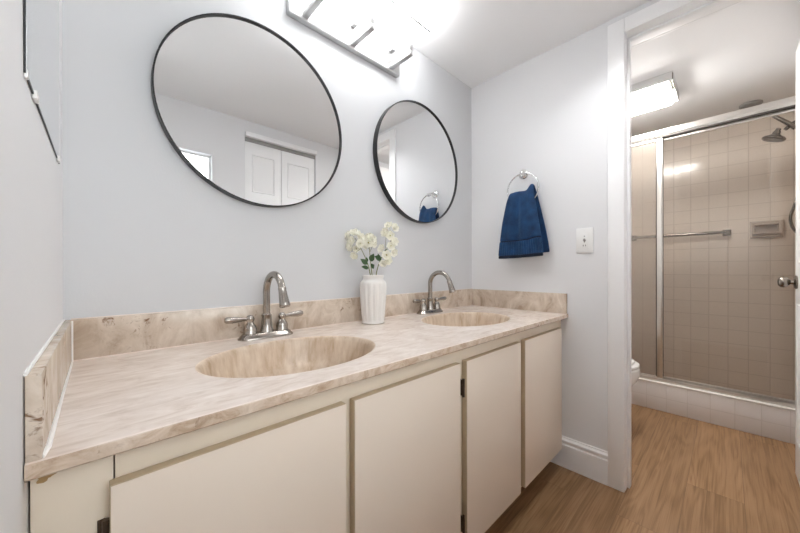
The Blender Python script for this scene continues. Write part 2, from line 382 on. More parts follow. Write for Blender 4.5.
# baseboards: tall board with a moulded cap
def base_poly(s=1):
    return [(0, 0), (s * 0.015, 0), (s * 0.015, 0.112), (s * 0.0085, 0.116), (s * 0.0085, 0.123), (s * 0.0135, 0.128), (s * 0.0135, 0.135), (s * 0.006, 0.142), (s * 0.004, 0.149), (s * 0.002, 0.150), (0, 0.150)]
b = B_(); rings(b, [[(W - p, y, z) for p, z in base_poly()] for y in (-0.462, DY0 + 0.064)]); struct('baseboard_right', b, M['trim'])
b = B_(); rings(b, [[(x, YR + p, z) for p, z in base_poly()] for x in (0.0, KX0)]); struct('baseboard_rear', b, M['trim'])
b = B_(); rings(b, [[(p, y, z) for p, z in base_poly()] for y in (YR + 0.016, -0.58)]); struct('baseboard_left', b, M['trim'])
b = B_(); rings(b, [[(x, -p, z) for p, z in base_poly()] for x in (W + WT, XS)]); struct('baseboard_back', b, M['trim'])
b = B_(); rings(b, [[(W + WT + p, y, z) for p, z in base_poly()] for y in (DY0 + 0.064, -0.016)]); struct('baseboard_toilet', b, M['trim'])

# window behind the camera
win = obj('window_1', bx(WX0 + 0.001, WX1 - 0.001, YR - 0.075, YR - 0.069, WZ0, WZ1), M['window_glass'], kind='structure')
b = B_()
for x0, x1, z0, z1 in ((WX0, WX0 + 0.03, WZ0, WZ1), (WX1 - 0.009, WX1, WZ0, WZ1), (WX0, WX1, WZ0, WZ0 + 0.03), (WX0, WX1, WZ1 - 0.007, WZ1), (WX0, WX1, 1.365, 1.395)):
    box(b, x0, x1, YR - 0.085, YR - 0.055, z0, z1, bev=0.003)
obj('window_frame', b, M['trim'], win, kind='structure')
obj('window_sill', bx(WX0 - 0.02, WX1 + 0.02, YR - 0.05, YR + 0.02, WZ0 - 0.022, WZ0, bev=0.004), M['trim'], win, kind='structure')

# closet: casing, track, two panelled sliding leaves
b = bx(KX0, KX1, YR - 0.005, YR + 0.03, KZ, KZ + 0.034, bev=0.003); struct('trim_4', b, M['trim'])
b = bx(KX0, KX1, YR - 0.05, YR - 0.004, KZ - 0.028, KZ); struct('trim_closet_track', b, M['track'])
def panel_leaf(b, x0, x1, y, z0, z1, th=0.030):
    """leaf in the xz plane, its front face at y, with raised panels"""
    box(b, x0, x1, y - th, y, z0, z1, bev=0.002)
    px0, px1 = x0 + 0.062, x1 - 0.062
    for a, c in ((z1 - 0.37, z1 - 0.10), (z1 - 1.02, z1 - 0.50), (z0 + 0.16, z1 - 1.15)):
        q = [(px0, a), (px1, a), (px1, c), (px0, c)]
        def ring(d, yy): return [(x + (d if i in (0, 3) else -d), yy, z + (d if i < 2 else -d)) for i, (x, z) in enumerate(q)]
        rings(b, [ring(-0.012, y - 0.001), ring(-0.006, y + 0.005), ring(0.0, y - 0.0005), ring(0.004, y + 0.0005), ring(0.026, y + 0.006)], cap0=False)
    return b
XM = 1.147
d2 = struct('door_2', panel_leaf(B_(), KX0 + 0.004, XM - 0.002, YR - 0.012, 0.012, KZ - 0.028), M['trim'])
struct('door_3', panel_leaf(B_(), XM + 0.002, KX1 - 0.004, YR - 0.012, 0.012, KZ - 0.028), M['trim'])

# bathroom door, swung open into the toilet room (seen edge-on at the right border)
dx0, dx1, dyf = W + WT + 0.006, 2.462, -1.334
b = bx(dx0, dx1, dyf - 0.035, dyf, 0.012, 2.022, bev=0.003)
for z0, z1 in ((0.20, 0.82), (1.02, 1.88)):
    for x0, x1 in ((dx0 + 0.10, dx0 + 0.265), (dx0 + 0.33, dx0 + 0.495)):
        for yy, s in ((dyf, 1), (dyf - 0.035, -1)):
            def ring(d, e): return [(x0 + d, yy + s * e, z0 + d), (x1 - d, yy + s * e, z0 + d), (x1 - d, yy + s * e, z1 - d), (x0 + d, yy + s * e, z1 - d)]
            rings(b, [ring(-0.008, -0.001), ring(-0.004, 0.004), ring(0.002, 0.0008), ring(0.02, 0.003)], cap0=False)
door = struct('door_1', b, M['trim'])
kz, kx = 0.926, 2.405
for s, yy in ((1, dyf), (-1, dyf - 0.035)):
    b = B_()
    lathe(b, [(0.031, 0), (0.032, 0.004), (0.026, 0.009), (0.012, 0.011), (0.0105, 0.020), (0.015, 0.024), (0.0225, 0.031), (0.0255, 0.040), (0.0235, 0.050), (0.016, 0.057), (0.004, 0.059)], (kx, yy, kz), (0, s, 0))
    obj('door_knob', b, M['knob'], door, label='antique nickel round door knob')
for z in (0.25, 1.02, 1.80):
    b = B_(); tube(b, [(dx0 - 0.004, dyf - 0.001, z - 0.045), (dx0 - 0.004, dyf - 0.001, z + 0.045)], 0.006); obj('hinge', b, M['nickel'], door)

# ------------------------------------------------------------------ vanity cabinet
FY = -0.5285          # face-frame plane
cab = thing('vanity_cabinet', (0.86, -0.27, 0), 'long cream laminate vanity base with four plain overlay doors under the marble counter', 'vanity cabinet')
b = B_()
box(b, 0.010, 0.026, FY + 0.018, -0.004, 0.10, 0.745); box(b, 1.728, 1.744, FY + 0.018, -0.004, 0.10, 0.745)
box(b, 0.026, 1.728, FY + 0.018, -0.004, 0.10, 0.116); box(b, 0.026, 1.728, -0.010, -0.004, 0.116, 0.745)
obj('carcass', b, M['cream'], cab)
b = B_()
DO = [(0.072, 0.442), (0.463, 0.855), (0.888, 1.256), (1.295, 1.694)]
zt, zb = 0.7035, 0.106
box(b, 0.078, 1.744, FY, FY + 0.018, 0.660, 0.7475)
box(b, 0.078, 1.744, FY, FY + 0.018, 0.100, 0.150)
for x0, x1 in ((0.430, 0.478), (0.842, 0.902), (1.243, 1.308), (1.680, 1.744)):
    box(b, x0, x1, FY, FY + 0.018, 0.150, 0.660)
obj('face_frame', b, M['cream_frame'], cab)
obj('filler_strip', bx(0.002, 0.0762, FY - 0.0005, FY + 0.018, 0.100, 0.7475, bev=0.0006), M['cream_frame'], cab)
# rust stain soaked into the left stile under the counter corner
random.seed(3)
b = B_(); pts = []
for i in range(26):
    a = 2 * PI * i / 26; rr = 1 + 0.35 * math.sin(3 * a + 1) + random.uniform(-0.18, 0.18)
    pts.append((0.0145 + 0.0095 * rr * math.cos(a), FY - 0.0008, 0.7350 + 0.0060 * rr * math.sin(a)))
b.faces.new([b.verts.new(p) for p in pts]); obj('stain', b, M['rust'], cab, label='small rust brown stain')
obj('toe_kick', bx(0.010, 1.744, -0.462, -0.448, 0.0, 0.10), M['toe'], cab)
for i, (x0, x1) in enumerate(DO):
    d = obj('door', bx(x0, x1, FY - 0.020, FY - 0.0022, zb + (0.004 if i == 3 else 0), zt, bev=0.0012), M['cream_edge'], cab)
    obj('door_face', bx(x0 + 0.0012, x1 - 0.0012, FY - 0.0212, FY - 0.0195, zb + 0.0052, zt - 0.0012, bev=0.0004), M['cream'], d)
    hx, s = [(x0, -1), (x0, -1), (x0, -1), (x1, 1)][i] if i != 1 else (x1, 1)
    hz = {0: (0.628, 0.19), 1: (0.645, 0.19), 2: (0.618, 0.19), 3: (0.62, 0.19)}[i]
    for z in hz:
        h = B_()
        if i in (0, 2):
            box(h, hx - 0.012, hx - 0.004, FY - 0.0025, FY - 0.0006, z - 0.026, z + 0.026, bev=0.0005)
            tube(h, [(hx - 0.0035, FY - 0.010, z - 0.028), (hx - 0.0035, FY - 0.010, z + 0.028)], 0.0042, 10)
            box(h, hx - 0.0075, hx - 0.003, FY - 0.0105, FY - 0.0006, z - 0.024, z + 0.024)
            obj('hinge', h, M['hinge'], d)
        elif i == 3:
            tube(h, [(hx + 0.0035, FY - 0.010, z - 0.028), (hx + 0.0035, FY - 0.010, z + 0.028)], 0.0035, 10)
            obj('hinge', h, M['hinge'], d)
        else: h.free()

# ------------------------------------------------------------------ countertop with two integral basins
ctr = thing('vanity_countertop', (0.86, -0.28, CT), 'long beige travertine-look vanity counter with two sunken oval basins and low splashes', 'countertop')
SK = [((0.447, -0.308), 0.225, 0.172, 0.012, 0.860), ((1.264, -0.290), 0.229, 0.169, 0.860, W - 0.001)]
XL, XR, YF, YB, TH = 0.001, W - 0.001, -D, -0.001, 0.0195
N_ = 96
b = B_(); basins = []
for (c, rx, ry, _, _), (xa, xb) in zip(SK, ((XL, 0.86), (0.86, XR))):
    inner = []; outer = []
    # angles incl. the corners of the cell
    cor = [math.atan2((y - c[1]), (x - c[0])) for x, y in ((xa, YF), (xb, YF), (xb, YB), (xa, YB))]
    seam = [math.atan2(YF + (YB - YF) * k / 16 - c[1], 0.86 - c[0]) for k in range(1, 16)]
    def near_seam(a): return (0.86 - c[0]) * math.cos(a) > 0 and cor_lo < (a if c[0] < 0.86 else a % (2 * PI)) < cor_hi
    e0, e1 = (math.atan2(YF - c[1], 0.86 - c[0]), math.atan2(YB - c[1], 0.86 - c[0]))
    cor_lo, cor_hi = (e0, e1) if c[0] < 0.86 else (e1 % (2 * PI), e0 % (2 * PI))
    ang = sorted({round(a, 9) for a in [2 * PI * i / N_ - PI for i in range(N_)] if not near_seam(a)} | set(cor) | set(seam))
    ang = [a for k, a in enumerate(ang) if a in cor or a in seam or min(abs(a - q) for q in cor) > 0.01]
    for a in ang:
        ca, sa = math.cos(a), math.sin(a)
        r = 1 / math.sqrt((ca / (rx * 1.03)) ** 2 + (sa / (ry * 1.03)) ** 2)
        inner.append((c[0] + r * ca, c[1] + r * sa, CT))
        t = min([(xb - c[0]) / ca if ca > 1e-9 else 1e9, (xa - c[0]) / ca if ca < -1e-9 else 1e9, (YB - c[1]) / sa if sa > 1e-9 else 1e9, (YF - c[1]) / sa if sa < -1e-9 else 1e9])
        ox, oy = c[0] + t * ca, c[1] + t * sa
        if abs(ox - 0.86) < 1e-5: ox = 0.86
        if abs(oy - YF) < 1e-5: oy = YF
        outer.append((ox, oy, CT))
    rings(b, [outer, inner], cap0=False, cap1=False)
    basins.append((c, rx, ry, ang))
bmesh.ops.remove_doubles(b, verts=b.verts, dist=1e-5)
# edge: front nose and underside
prof = [(YF + 0.003, CT), (YF + 0.0008, CT - 0.0008), (YF, CT - 0.003), (YF, CT - TH + 0.003), (YF + 0.002, CT - TH), (YF + 0.045, CT - TH)]
for v in b.verts:
    if abs(v.co.y - YF) < 1e-6: v.co.y = YF + 0.003
rings(b, [[(x, y, z) for y, z in prof] for x in (XL, XR)], close=False, cap0=False, cap1=False)
for x in (XL, XR):
    b.faces.new([b.verts.new(p) for p in ((x, YF, CT - 0.003), (x, YF, CT - TH), (x, YF + 0.045, CT - TH), (x, YF + 0.045, CT))])
obj('slab', b, M['marble'], ctr, angle=50)
for c, rx, ry, ang in basins:
    b = B_(); rs = []
    for k, dz in ((1.0, 0.0), (0.985, -0.0008), (0.965, -0.0045), (0.945, -0.014), (0.925, -0.035), (0.885, -0.070), (0.80, -0.100), (0.66, -0.122), (0.45, -0.135), (0.20, -0.141), (0.11, -0.1425)):
        ring = []
        for a in ang:
            ca, sa = math.cos(a), math.sin(a)
            r = k / math.sqrt((ca / (rx * 1.03)) ** 2 + (sa / (ry * 1.03)) ** 2)
            ring.append((c[0] + r * ca, c[1] + r * sa, CT + dz))
        rs.append(ring)
    rings(b, rs, cap0=False, cap1=False)
    bs = obj('basin', b, M['basin'], ctr, angle=60)
    b = B_(); lathe(b, [(0.004, 0.004), (0.018, 0.0045), (0.021, 0.003), (0.024, 0.0), (0.024, -0.004)], (c[0], c[1], CT - 0.1415)); obj('drain', b, M['nickel'], bs)
HB, TB = 0.1001, 0.0133
b = B_(); prism(b, [(YF - 0.0006, CT - 0.0012), (YF - 0.0012, CT - 0.003), (YF - 0.0012, CT - TH + 0.002), (YF + 0.001, CT - TH - 0.0006), (YF + 0.004, CT - TH - 0.0006), (YF + 0.004, CT - 0.0012)], 0, XL, XR)
obj('front_edge', b, M['marble_nose'], ctr, label='mottled brown front edge')
# back splash and both side splashes
obj('backsplash', bx(XL, XR, -TB, -0.001, CT - 0.001, CT + HB, bev=0.0016), M['marble_edge'], ctr)
obj('side_splash', bx(XL, TB + 0.0012, YF + 0.003, -TB - 0.0005, CT - 0.001, CT + HB, bev=0.0016), M['marble_edge'], ctr)
obj('side_splash', bx(W - TB, XR, YF + 0.003, -TB - 0.0005, CT - 0.001, CT + HB, bev=0.0016), M['marble_edge'], ctr)
b = B_()
tube(b, [(TB + 0.002, -TB - 0.002, CT + HB - 0.002), (TB + 0.002, -TB - 0.002, CT + 0.001)], 0.0022, 8)
tube(b, [(TB + 0.0025, -TB - 0.003, CT + 0.0012), (TB + 0.0025, -0.30, CT + 0.0012), (TB + 0.003, YF + 0.03, CT + 0.0012), (TB - 0.001, YF + 0.006, CT + 0.0010)], [0.0022, 0.0024, 0.0034, 0.0042], 8)
tube(b, [(0.0015, -0.004, CT + HB + 0.001), (0.0015, YF + 0.004, CT + HB + 0.001)], 0.0022, 8)
obj('caulk_bead', b, M['caulk'], ctr)
b = B_()
tube(b, [(TB, -0.0025, CT + HB + 0.0005), (W - 0.002, -0.0025, CT + HB + 0.0005)], 0.0022, 8)
tube(b, [(TB + 0.004, -TB - 0.001, CT + 0.0008), (W - TB, -TB - 0.001, CT + 0.0008)], 0.0018, 8)
obj('caulk_bead', b, M['marble'], ctr)

# ------------------------------------------------------------------ faucets
def faucet(x, y, label):
    CT = 0.7681
    f = thing('faucet', (x, y, CT), label, 'faucet', 'brushed nickel basin faucets')
    n = 40; b = B_()
    rs = []
    for k, z in (((0.088, 0.029), 0.0), ((0.088, 0.029), 0.003), ((0.084, 0.026), 0.007), ((0.078, 0.0225), 0.0135), ((0.0745, 0.020), 0.0168), ((0.071, 0.017), 0.018)):
        hx, r = k; ring = []
        for i in range(n):
            a = 2 * PI * i / n; ca, sa = math.cos(a), math.sin(a)
            ring.append((x + math.copysign(hx - r, ca) * (1 if abs(ca) > 1e-6 else 0) + r * ca, y + r * sa, CT + z))
        rs.append(ring)
    rings(b, rs); obj('base_plate', b, M['nickel'], f)
    z0 = CT + 0.0175
    # spout: flared foot, gooseneck towards the basin
    b = B_(); lathe(b, [(0.0215, 0.0), (0.021, 0.004), (0.0185, 0.012), (0.0165, 0.026), (0.0155, 0.040), (0.0150, 0.050), (0.0158, 0.052), (0.0158, 0.056), (0.0125, 0.058), (0.0118, 0.060)], (x, y, z0)); obj('spout_foot', b, M['nickel'], f)
    R = 0.0625; zt_ = 0.9155; path = [(x, y, z0 + 0.055)] + [(x, y, z0 + 0.055 + (zt_ - z0 - 0.055) * i / 5) for i in range(1, 5)]
    for i in range(0, 23):
        a = PI - (PI * 0.91) * i / 22
        path.append((x, y - R - R * math.cos(a), zt_ + R * math.sin(a) * 0.94))
    b = B_(); tube(b, path, [0.0113] * 5 + [0.0113 - 0.0009 * i / 22 for i in range(23)], 18); obj('spout', b, M['nickel'], f)
    p = Vector(path[-1]); dr = (Vector(path[-1]) - Vector(path[-2])).normalized()
    b = B_(); lathe(b, [(0.0112, -0.004), (0.0122, -0.001), (0.0122, 0.002), (0.0116, 0.004), (0.0126, 0.020), (0.0152, 0.046), (0.0158, 0.054), (0.0148, 0.0565), (0.011, 0.0572)], p, dr); obj('spray_head', b, M['nickel'], f)
    for s in (-1, 1):
        hx = x + s * 0.0515
        b = B_(); lathe(b, [(0.0205, 0.0), (0.0205, 0.003), (0.0190, 0.005), (0.0195, 0.015), (0.0170, 0.024), (0.0120, 0.032), (0.0095, 0.036), (0.0112, 0.040), (0.0130, 0.046), (0.0112, 0.053), (0.007, 0.0575), (0.002, 0.0585)], (hx, y, z0))
        h = obj('handle', b, M['nickel'], f)
        zc = z0 + 0.046
        L = [(hx + s * 0.008, y, zc), (hx + s * 0.020, y, zc + 0.001), (hx + s * 0.036, y, zc + 0.002), (hx + s * 0.054, y - 0.001, zc + 0.002), (hx + s * 0.068, y - 0.002, zc + 0.003), (hx + s * 0.0735, y - 0.002, zc + 0.003)]
        b = B_(); tube(b, L, [0.0050, 0.0058, 0.0085, 0.0102, 0.0100, 0.0070], 14); obj('lever', b, M['nickel'], h)
    return f
fa = faucet(0.462, -0.057, 'brushed nickel two-handle gooseneck faucet behind the larger near basin, under the big mirror')
dup(fa, (1.288, -0.055, 0.7681), 'brushed nickel two-handle gooseneck faucet behind the far basin, between the vase and the room corner')

# ------------------------------------------------------------------ vase and flowers
VX, VY = 0.886, -0.090
b = B_(); n = 168
def vring(r, z, flute):
    return [(VX + (r - flute * (0.5 + 0.5 * math.cos(14 * 2 * PI * i / n)) ** 2) * math.cos(2 * PI * i / n), VY + (r - flute * (0.5 + 0.5 * math.cos(14 * 2 * PI * i / n)) ** 2) * math.sin(2 * PI * i / n), CT + z) for i in range(n)]
prof = [(0.040, 0.0005, 0), (0.045, 0.001, 0), (0.0475, 0.004, 0), (0.0465, 0.009, 0), (0.0455, 0.013, 0.0), (0.0462, 0.017, 0.001), (0.0490, 0.045, 0.0036), (0.0525, 0.085, 0.0036), (0.0553, 0.125, 0.0036), (0.0556, 0.150, 0.0033), (0.0545, 0.163, 0.002), (0.0515, 0.171, 0.0), (0.0465, 0.1755, 0), (0.0435, 0.178, 0), (0.0425, 0.184, 0), (0.0435, 0.190, 0), (0.0448, 0.1955, 0), (0.0440, 0.1985, 0), (0.0415, 0.1990, 0), (0.0395, 0.196, 0), (0.0390, 0.180, 0), (0.0450, 0.160, 0), (0.040, 0.06, 0), (0.02, 0.02, 0)]
rings(b, [vring(*p) for p in prof])
vase = obj('vase', b, M['vase'], None, 50)
tag(vase, 'white fluted ceramic vase on the counter between the two basins', 'vase')
# flowers: sprigs leaning out of the vase mouth
random.seed(11)
KX = 0.00404
RT = Vector((0.7220, -0.6919, 0)); FW = Vector((0.6919, 0.7220, 0))
def at(px, py, depth=0.0):
    """a point of the flower bunch, measured from the vase mouth: across, up, and depth behind"""
    return Vector((VX, VY, CT + 0.199)) + RT * ((px - 373.2) * KX) + Vector((0, 0, (276.0 - py) * KX)) + FW * depth
def blossom_mesh():
    b = B_()
    for layer, (cnt, L, wd, cup) in enumerate(((6, 0.0175, 0.0145, 0.35), (5, 0.0130, 0.0115, 0.85), (4, 0.0085, 0.0085, 1.2))):
        for k in range(cnt):
            a = 2 * PI * (k + 0.5 * layer) / cnt + random.uniform(-0.15, 0.15)
            U, Vn = 5, 5; grid = []
            for i in range(U):
                u = i / (U - 1); row = []
                for j in range(Vn):
                    v = j / (Vn - 1) * 2 - 1
                    wid = wd * (0.28 + 0.72 * math.sin(PI * min(1, 0.15 + 0.72 * u))) * 0.5
                    r = L * u * math.cos(cup * u); h = L * u * math.sin(cup * u) + 0.12 * wd * v * v + (0.0012 * math.sin(4 * v + k) * u)
                    if u == 1: r -= 0.0022 * v * v
                    p = Vector((r, v * wid, h + 0.001 * layer))
                    row.append(b.verts.new(Matrix.Rotation(a, 3, 'Z') @ p))
                grid.append(row)
            for i in range(U - 1):
                for j in range(Vn - 1): b.faces.new((grid[i][j], grid[i + 1][j], grid[i + 1][j + 1], grid[i][j + 1]))
    return b
def orient(o, pos, normal, spin, sc):
    q = Vector((0, 0, 1)).rotation_difference(normal.normalized())
    o.location = pos; o.rotation_mode = 'QUATERNION'; o.rotation_quaternion = q @ Matrix.Rotation(spin, 3, 'Z').to_quaternion(); o.scale = (sc, sc, sc)
proto = {}
def put_blossom(root, pos, normal, sc):
    if 'b' not in proto:
        bl = blossom_mesh(); me = bpy.data.meshes.new('blossom'); bl.to_mesh(me); bl.free(); me.shade_smooth(); me.materials.append(M['petal']); proto['b'] = me
        c = B_(); bmesh.ops.create_icosphere(c, subdivisions=2, radius=0.0028, matrix=Matrix.Translation((0, 0, 0.004))); me = bpy.data.meshes.new('blossom_centre'); c.to_mesh(me); c.free(); me.shade_smooth(); me.materials.append(M['stamen']); proto['c'] = me
    o = bpy.data.objects.new('blossom', proto['b']); C.objects.link(o); o.parent = root
    orient(o, pos - root.location, normal, random.uniform(0, 6), sc)
    k = bpy.data.objects.new('blossom_centre', proto['c']); C.objects.link(k); k.parent = o
def put_leaf(root, p0, p1, wd):
    p0, p1 = Vector(p0), Vector(p1); ax = p1 - p0; side = ax.cross(-FW + Vector((0, 0, 0.3))).normalized(); up = side.cross(ax).normalized()
    b = B_(); g = []
    for i in range(8):
        u = i / 7; c = p0 + ax * u + up * (0.10 * ax.length * math.sin(PI * u)); hw = 1.25 * wd * math.sin(PI * u ** 0.8) * 0.5
        g.append([b.verts.new(c + side * hw * v - up * 0.12 * wd * (1 - abs(v))) for v in (-1, -0.5, 0, 0.5, 1)])
    for i in range(7):
        for j in range(4): b.faces.new((g[i][j], g[i + 1][j], g[i + 1][j + 1], g[i][j + 1]))
    bmesh.ops.remove_doubles(b, verts=b.verts, dist=1e-6)
    obj('leaf', b, M['leaf'], root)
def sprig(label, path, twigs, blooms, leaves):
    foot = at(*path[0]); root = thing('flower_sprig', foot, label, 'flower sprig', 'cream flower sprigs in the vase')
    b = B_(); P = bez([at(*p) for p in path], 8); tube(b, P, [0.0021 - 0.0011 * i / (len(P) - 1) for i in range(len(P))], 8)
    for t in twigs: tube(b, bez([at(*p) for p in t], 5), 0.0009, 6)
    obj('stem', b, M['stem'], root)
    for px, py, d, nx, nz, sc in blooms: put_blossom(root, at(px, py, d), RT * nx - FW * 0.9 + Vector((0, 0, nz)), sc * 1.25)
    for a, c, wd in leaves: put_leaf(root, at(*a), at(*c), wd)
sprig('cream flower sprig leaning furthest left out of the vase, blossoms clustered at its tip',
      [(372.5, 292, 0.006), (369.5, 272, 0.004), (366, 260, 0), (361, 249, -0.006), (355, 238, -0.010)],
      [[(361, 249, -0.006), (357, 252, -0.012), (354, 256, -0.014)], [(357, 242, -0.008), (352, 243, -0.014), (349, 246, -0.018)], [(358, 243, -0.008), (362, 239, -0.01)]],
      [(348.5, 235.5, -0.012, -0.8, 0.4, 0.92), (355, 234, -0.018, 0.1, 0.9, 1.15), (359.5, 236.5, -0.004, 0.9, 0.3, 1.0), (352, 241, -0.022, -0.5, -0.1, 1.05), (350.5, 247, -0.016, -0.7, -0.4, 1.0), (359.5, 243.5, -0.014, 0.6, -0.2, 1.0), (354.5, 255.5, -0.014, -0.2, -0.6, 0.9), (356, 248.5, 0.004, 0.2, -0.3, 0.85)],
      [((367.5, 265, 0), (360.5, 259.5, -0.014), 0.017), ((368.5, 269, 0.002), (361.5, 267.5, -0.016), 0.014), ((367, 263, 0), (366.2, 257.5, 0.006), 0.010)])
sprig('short cream flower sprig with one round blossom cluster, standing in the middle of the vase',
      [(374.5, 292, 0.0), (371.5, 272, 0.006), (369.8, 258, 0.018), (368.5, 245, 0.026)],
      [[(369.5, 250, 0.022), (366.5, 246, 0.022)], [(369.5, 252, 0.022), (372, 246, 0.022)]],
      [(366, 238, 0.020, -0.5, 0.6, 1.0), (371, 238.5, 0.024, 0.6, 0.6, 1.1), (368.5, 242.5, 0.012, 0.0, 0.0, 1.1), (365.5, 245, 0.022, -0.6, -0.3, 0.85), (372.5, 243.5, 0.030, 0.9, 0.0, 0.9), (368.8, 235.5, 0.032, 0.0, 1.1, 0.9)],
      [((370.2, 262, 0.014), (374, 253.8, 0.004), 0.020), ((371, 268, 0.008), (374.6, 265.5, 0.0), 0.020)])
sprig('tall cream flower sprig leaning right out of the vase, blossoms all the way up',
      [(374, 292, 0.006), (377, 272, 0.004), (381.5, 259, 0), (387.5, 249, -0.006), (392, 240, -0.010), (390.5, 228, -0.012)],
      [[(386, 251.5, -0.004), (386.5, 240, -0.01), (388, 233, -0.012)], [(390, 244, -0.008), (394, 250, -0.012)], [(382.5, 257, 0), (383, 251, -0.006)]],
      [(389.5, 226, -0.014, -0.3, 0.8, 0.95), (395, 228, -0.010, 0.8, 0.3, 1.0), (386.5, 233, -0.018, -0.6, 0.2, 1.05), (390.5, 236, -0.016, 0.3, 0.0, 1.0), (394.8, 242, -0.012, 0.8, 0.3, 1.0), (391.5, 247, -0.020, 0.2, 0.2, 0.95), (394, 253, -0.012, 0.8, -0.3, 0.95), (382.5, 249.5, -0.012, -0.7, 0.4, 1.0), (387, 256, -0.020, 0.2, 0.1, 1.05), (388.5, 261, -0.012, 0.7, -0.4, 0.95), (384, 263.5, -0.014, -0.1, -0.6, 0.9)],
      [((381.5, 260, 0), (375, 256.8, -0.014), 0.020), ((380.8, 262, 0), (378.2, 254.0, -0.012), 0.012), ((385.5, 253, -0.002), (388.5, 250, -0.01), 0.012)])

# ------------------------------------------------------------------ round mirrors
def round_mirror(x, z, label):
    t = thing('round_mirror', (x, 0, z), label, 'mirror', 'black framed round wall mirrors')
    R = 0.300
    b = B_(); n = 96
    pr = [(R - 0.004, -0.001), (R + 0.0036, -0.001), (R + 0.0040, -0.003), (R + 0.0040, -0.0275), (R + 0.0034, -0.028), (R + 0.001, -0.028), (R, -0.0285), (R - 0.0004, -0.016)]
    V = [[b.verts.new((x + r * math.cos(2 * PI * i / n), y, z + r * math.sin(2 * PI * i / n))) for r, y in pr] for i in range(n)]
    for i in range(n):
        for j in range(len(pr)): b.faces.new((V[i][j], V[(i + 1) % n][j], V[(i + 1) % n][(j + 1) % len(pr)], V[i][(j + 1) % len(pr)]))
    obj('mirror_frame', b, M['black'], t, 30)
    b = B_(); lathe(b, [(R - 0.0006, 0), (R - 0.0006, 0.004)], (x, -0.0170, z), (0, -1, 0), 96); obj('mirror_glass', b, M['mirror'], t, 30)
    return t
rm = round_mirror(0.472, 1.5095, 'large black framed round mirror above the near basin, next to the left wall')
dup(rm, (1.261, 0, 1.534), 'black framed round mirror above the far basin, reflecting the blue towel')

# frameless mirror on the left wall
sm = thing('frameless_mirror', (0, -0.34, 1.22), 'frameless rectangular mirror clipped flat to the left wall, only its lower end in view', 'mirror')
y0, y1, z0, z1 = -0.5445, -0.112, 1.219, 2.00
obj('mirror_glass', bx(0.0004, 0.0024, y0 + 0.001, y1 - 0.001, z0 + 0.001, z1 - 0.001), M['mirror'], sm)
b = B_(); e = 0.0012
box(b, 0.0003, 0.0022, y0 - e, y0 + 0.001, z0 - e, z1 + e); box(b, 0.0003, 0.0022, y1 - 0.001, y1 + e, z0 - e, z1 + e)
box(b, 0.0003, 0.0022, y0, y1, z0 - e, z0 + 0.001); box(b, 0.0003, 0.0022, y0, y1, z1 - 0.001, z1 + e)
obj('mirror_edge', b, M['black'], sm)
for y, z in ((-0.5405, z0), (-0.474, z0), (-0.150, z0), (-0.474, z1), (-0.150, z1)):
    s = 1 if z == z0 else -1
    b = bx(0.0002, 0.0052 if y > -0.53 else 0.0035, y - (0.010 if y > -0.53 else 0.004), y + (0.010 if y > -0.53 else 0.004), z - 0.006, z + 0.005, bev=0.0012); obj('clip', b, M['plastic'], sm)

# ------------------------------------------------------------------ three-light vanity fixture
vl = thing('vanity_light', (0.83, 0, 1.975), 'chrome bar light with three glowing square glass shades, above the round mirrors', 'wall light')
obj('back_plate', bx(0.556, 1.104, -0.026, -0.001, 1.914, 2.040, bev=0.002), M['bar_chrome'], vl)
for x in (0.618, 0.831, 1.046):
    b = B_(); hw = 0.0105
    box(b, x - hw, x + hw, -0.160, -0.026, 1.921, 1.941, bev=0.0015)
    box(b, x - hw, x + hw, -0.160, -0.142, 1.941, 2.024, bev=0.0015)
    box(b, x - hw, x + hw, -0.050, -0.026, 2.000, 2.018, bev=0.0015)
    arm = obj('arm', b, M['bar_chrome'], vl)
    s = 0.0605
    sh = obj('shade', bx(x - s, x + s, -0.150 - s, -0.150 + s, 2.0235, 2.096, bev=0.003), M['lit'], vl)
    b = B_(); r0, r1 = s - 0.001, s + 0.0035
    box(b, x - r1, x - r0, -0.150 - r1, -0.150 + r1, 2.0215, 2.0290); box(b, x + r0, x + r1, -0.150 - r1, -0.150 + r1, 2.0215, 2.0290)
    box(b, x - r0, x + r0, -0.150 - r1, -0.150 - r0, 2.0215, 2.0290); box(b, x - r0, x + r0, -0.150 + r0, -0.150 + r1, 2.0215, 2.0290)
    obj('rim', b, M['bar_chrome'], sh)
for x in (0.725, 0.94):
    b = B_(); lathe(b, [(0.005, 0), (0.005, 0.003), (0.003, 0.006), (0.001, 0.0065)], (x, -0.026, 1.99), (0, -1, 0), 16); obj('cap_nut', b, M['chrome'], vl)

# ------------------------------------------------------------------ towel ring and towel
RY, RZ = -0.352, 1.424
tr = thing('towel_ring', (W, RY, 1.505), 'round chrome towel ring on the right wall holding the blue towel', 'towel ring')
b = B_(); lathe(b, [(0.0265, 0.0005), (0.0265, 0.005), (0.023, 0.009), (0.014, 0.012), (0.010, 0.014)], (W, -0.335, 1.5105), (-1, 0, 0), 32); obj('rosette', b, M['chrome'], tr)
b = B_(); tube(b, bez([(W - 0.012, -0.335, 1.5105), (W - 0.030, -0.340, 1.509), (W - 0.050, -0.350, 1.502)], 6), [0.009] * 6 + [0.0095] * 6 + [0.0105], 16); lathe(b, [(0.004, -0.011), (0.0105, -0.008), (0.0125, -0.002), (0.0125, 0.004), (0.009, 0.010), (0.003, 0.012)], (W - 0.052, -0.351, 1.501), (-1, -0.1, -0.1)); obj('post', b, M['chrome'], tr)
b = B_(); torus(b, (W - 0.050, RY, RZ - 0.006), 0.084, 0.0042, (1, 0.015, 0), 64, 12); obj('ring', b, M['chrome'], tr)

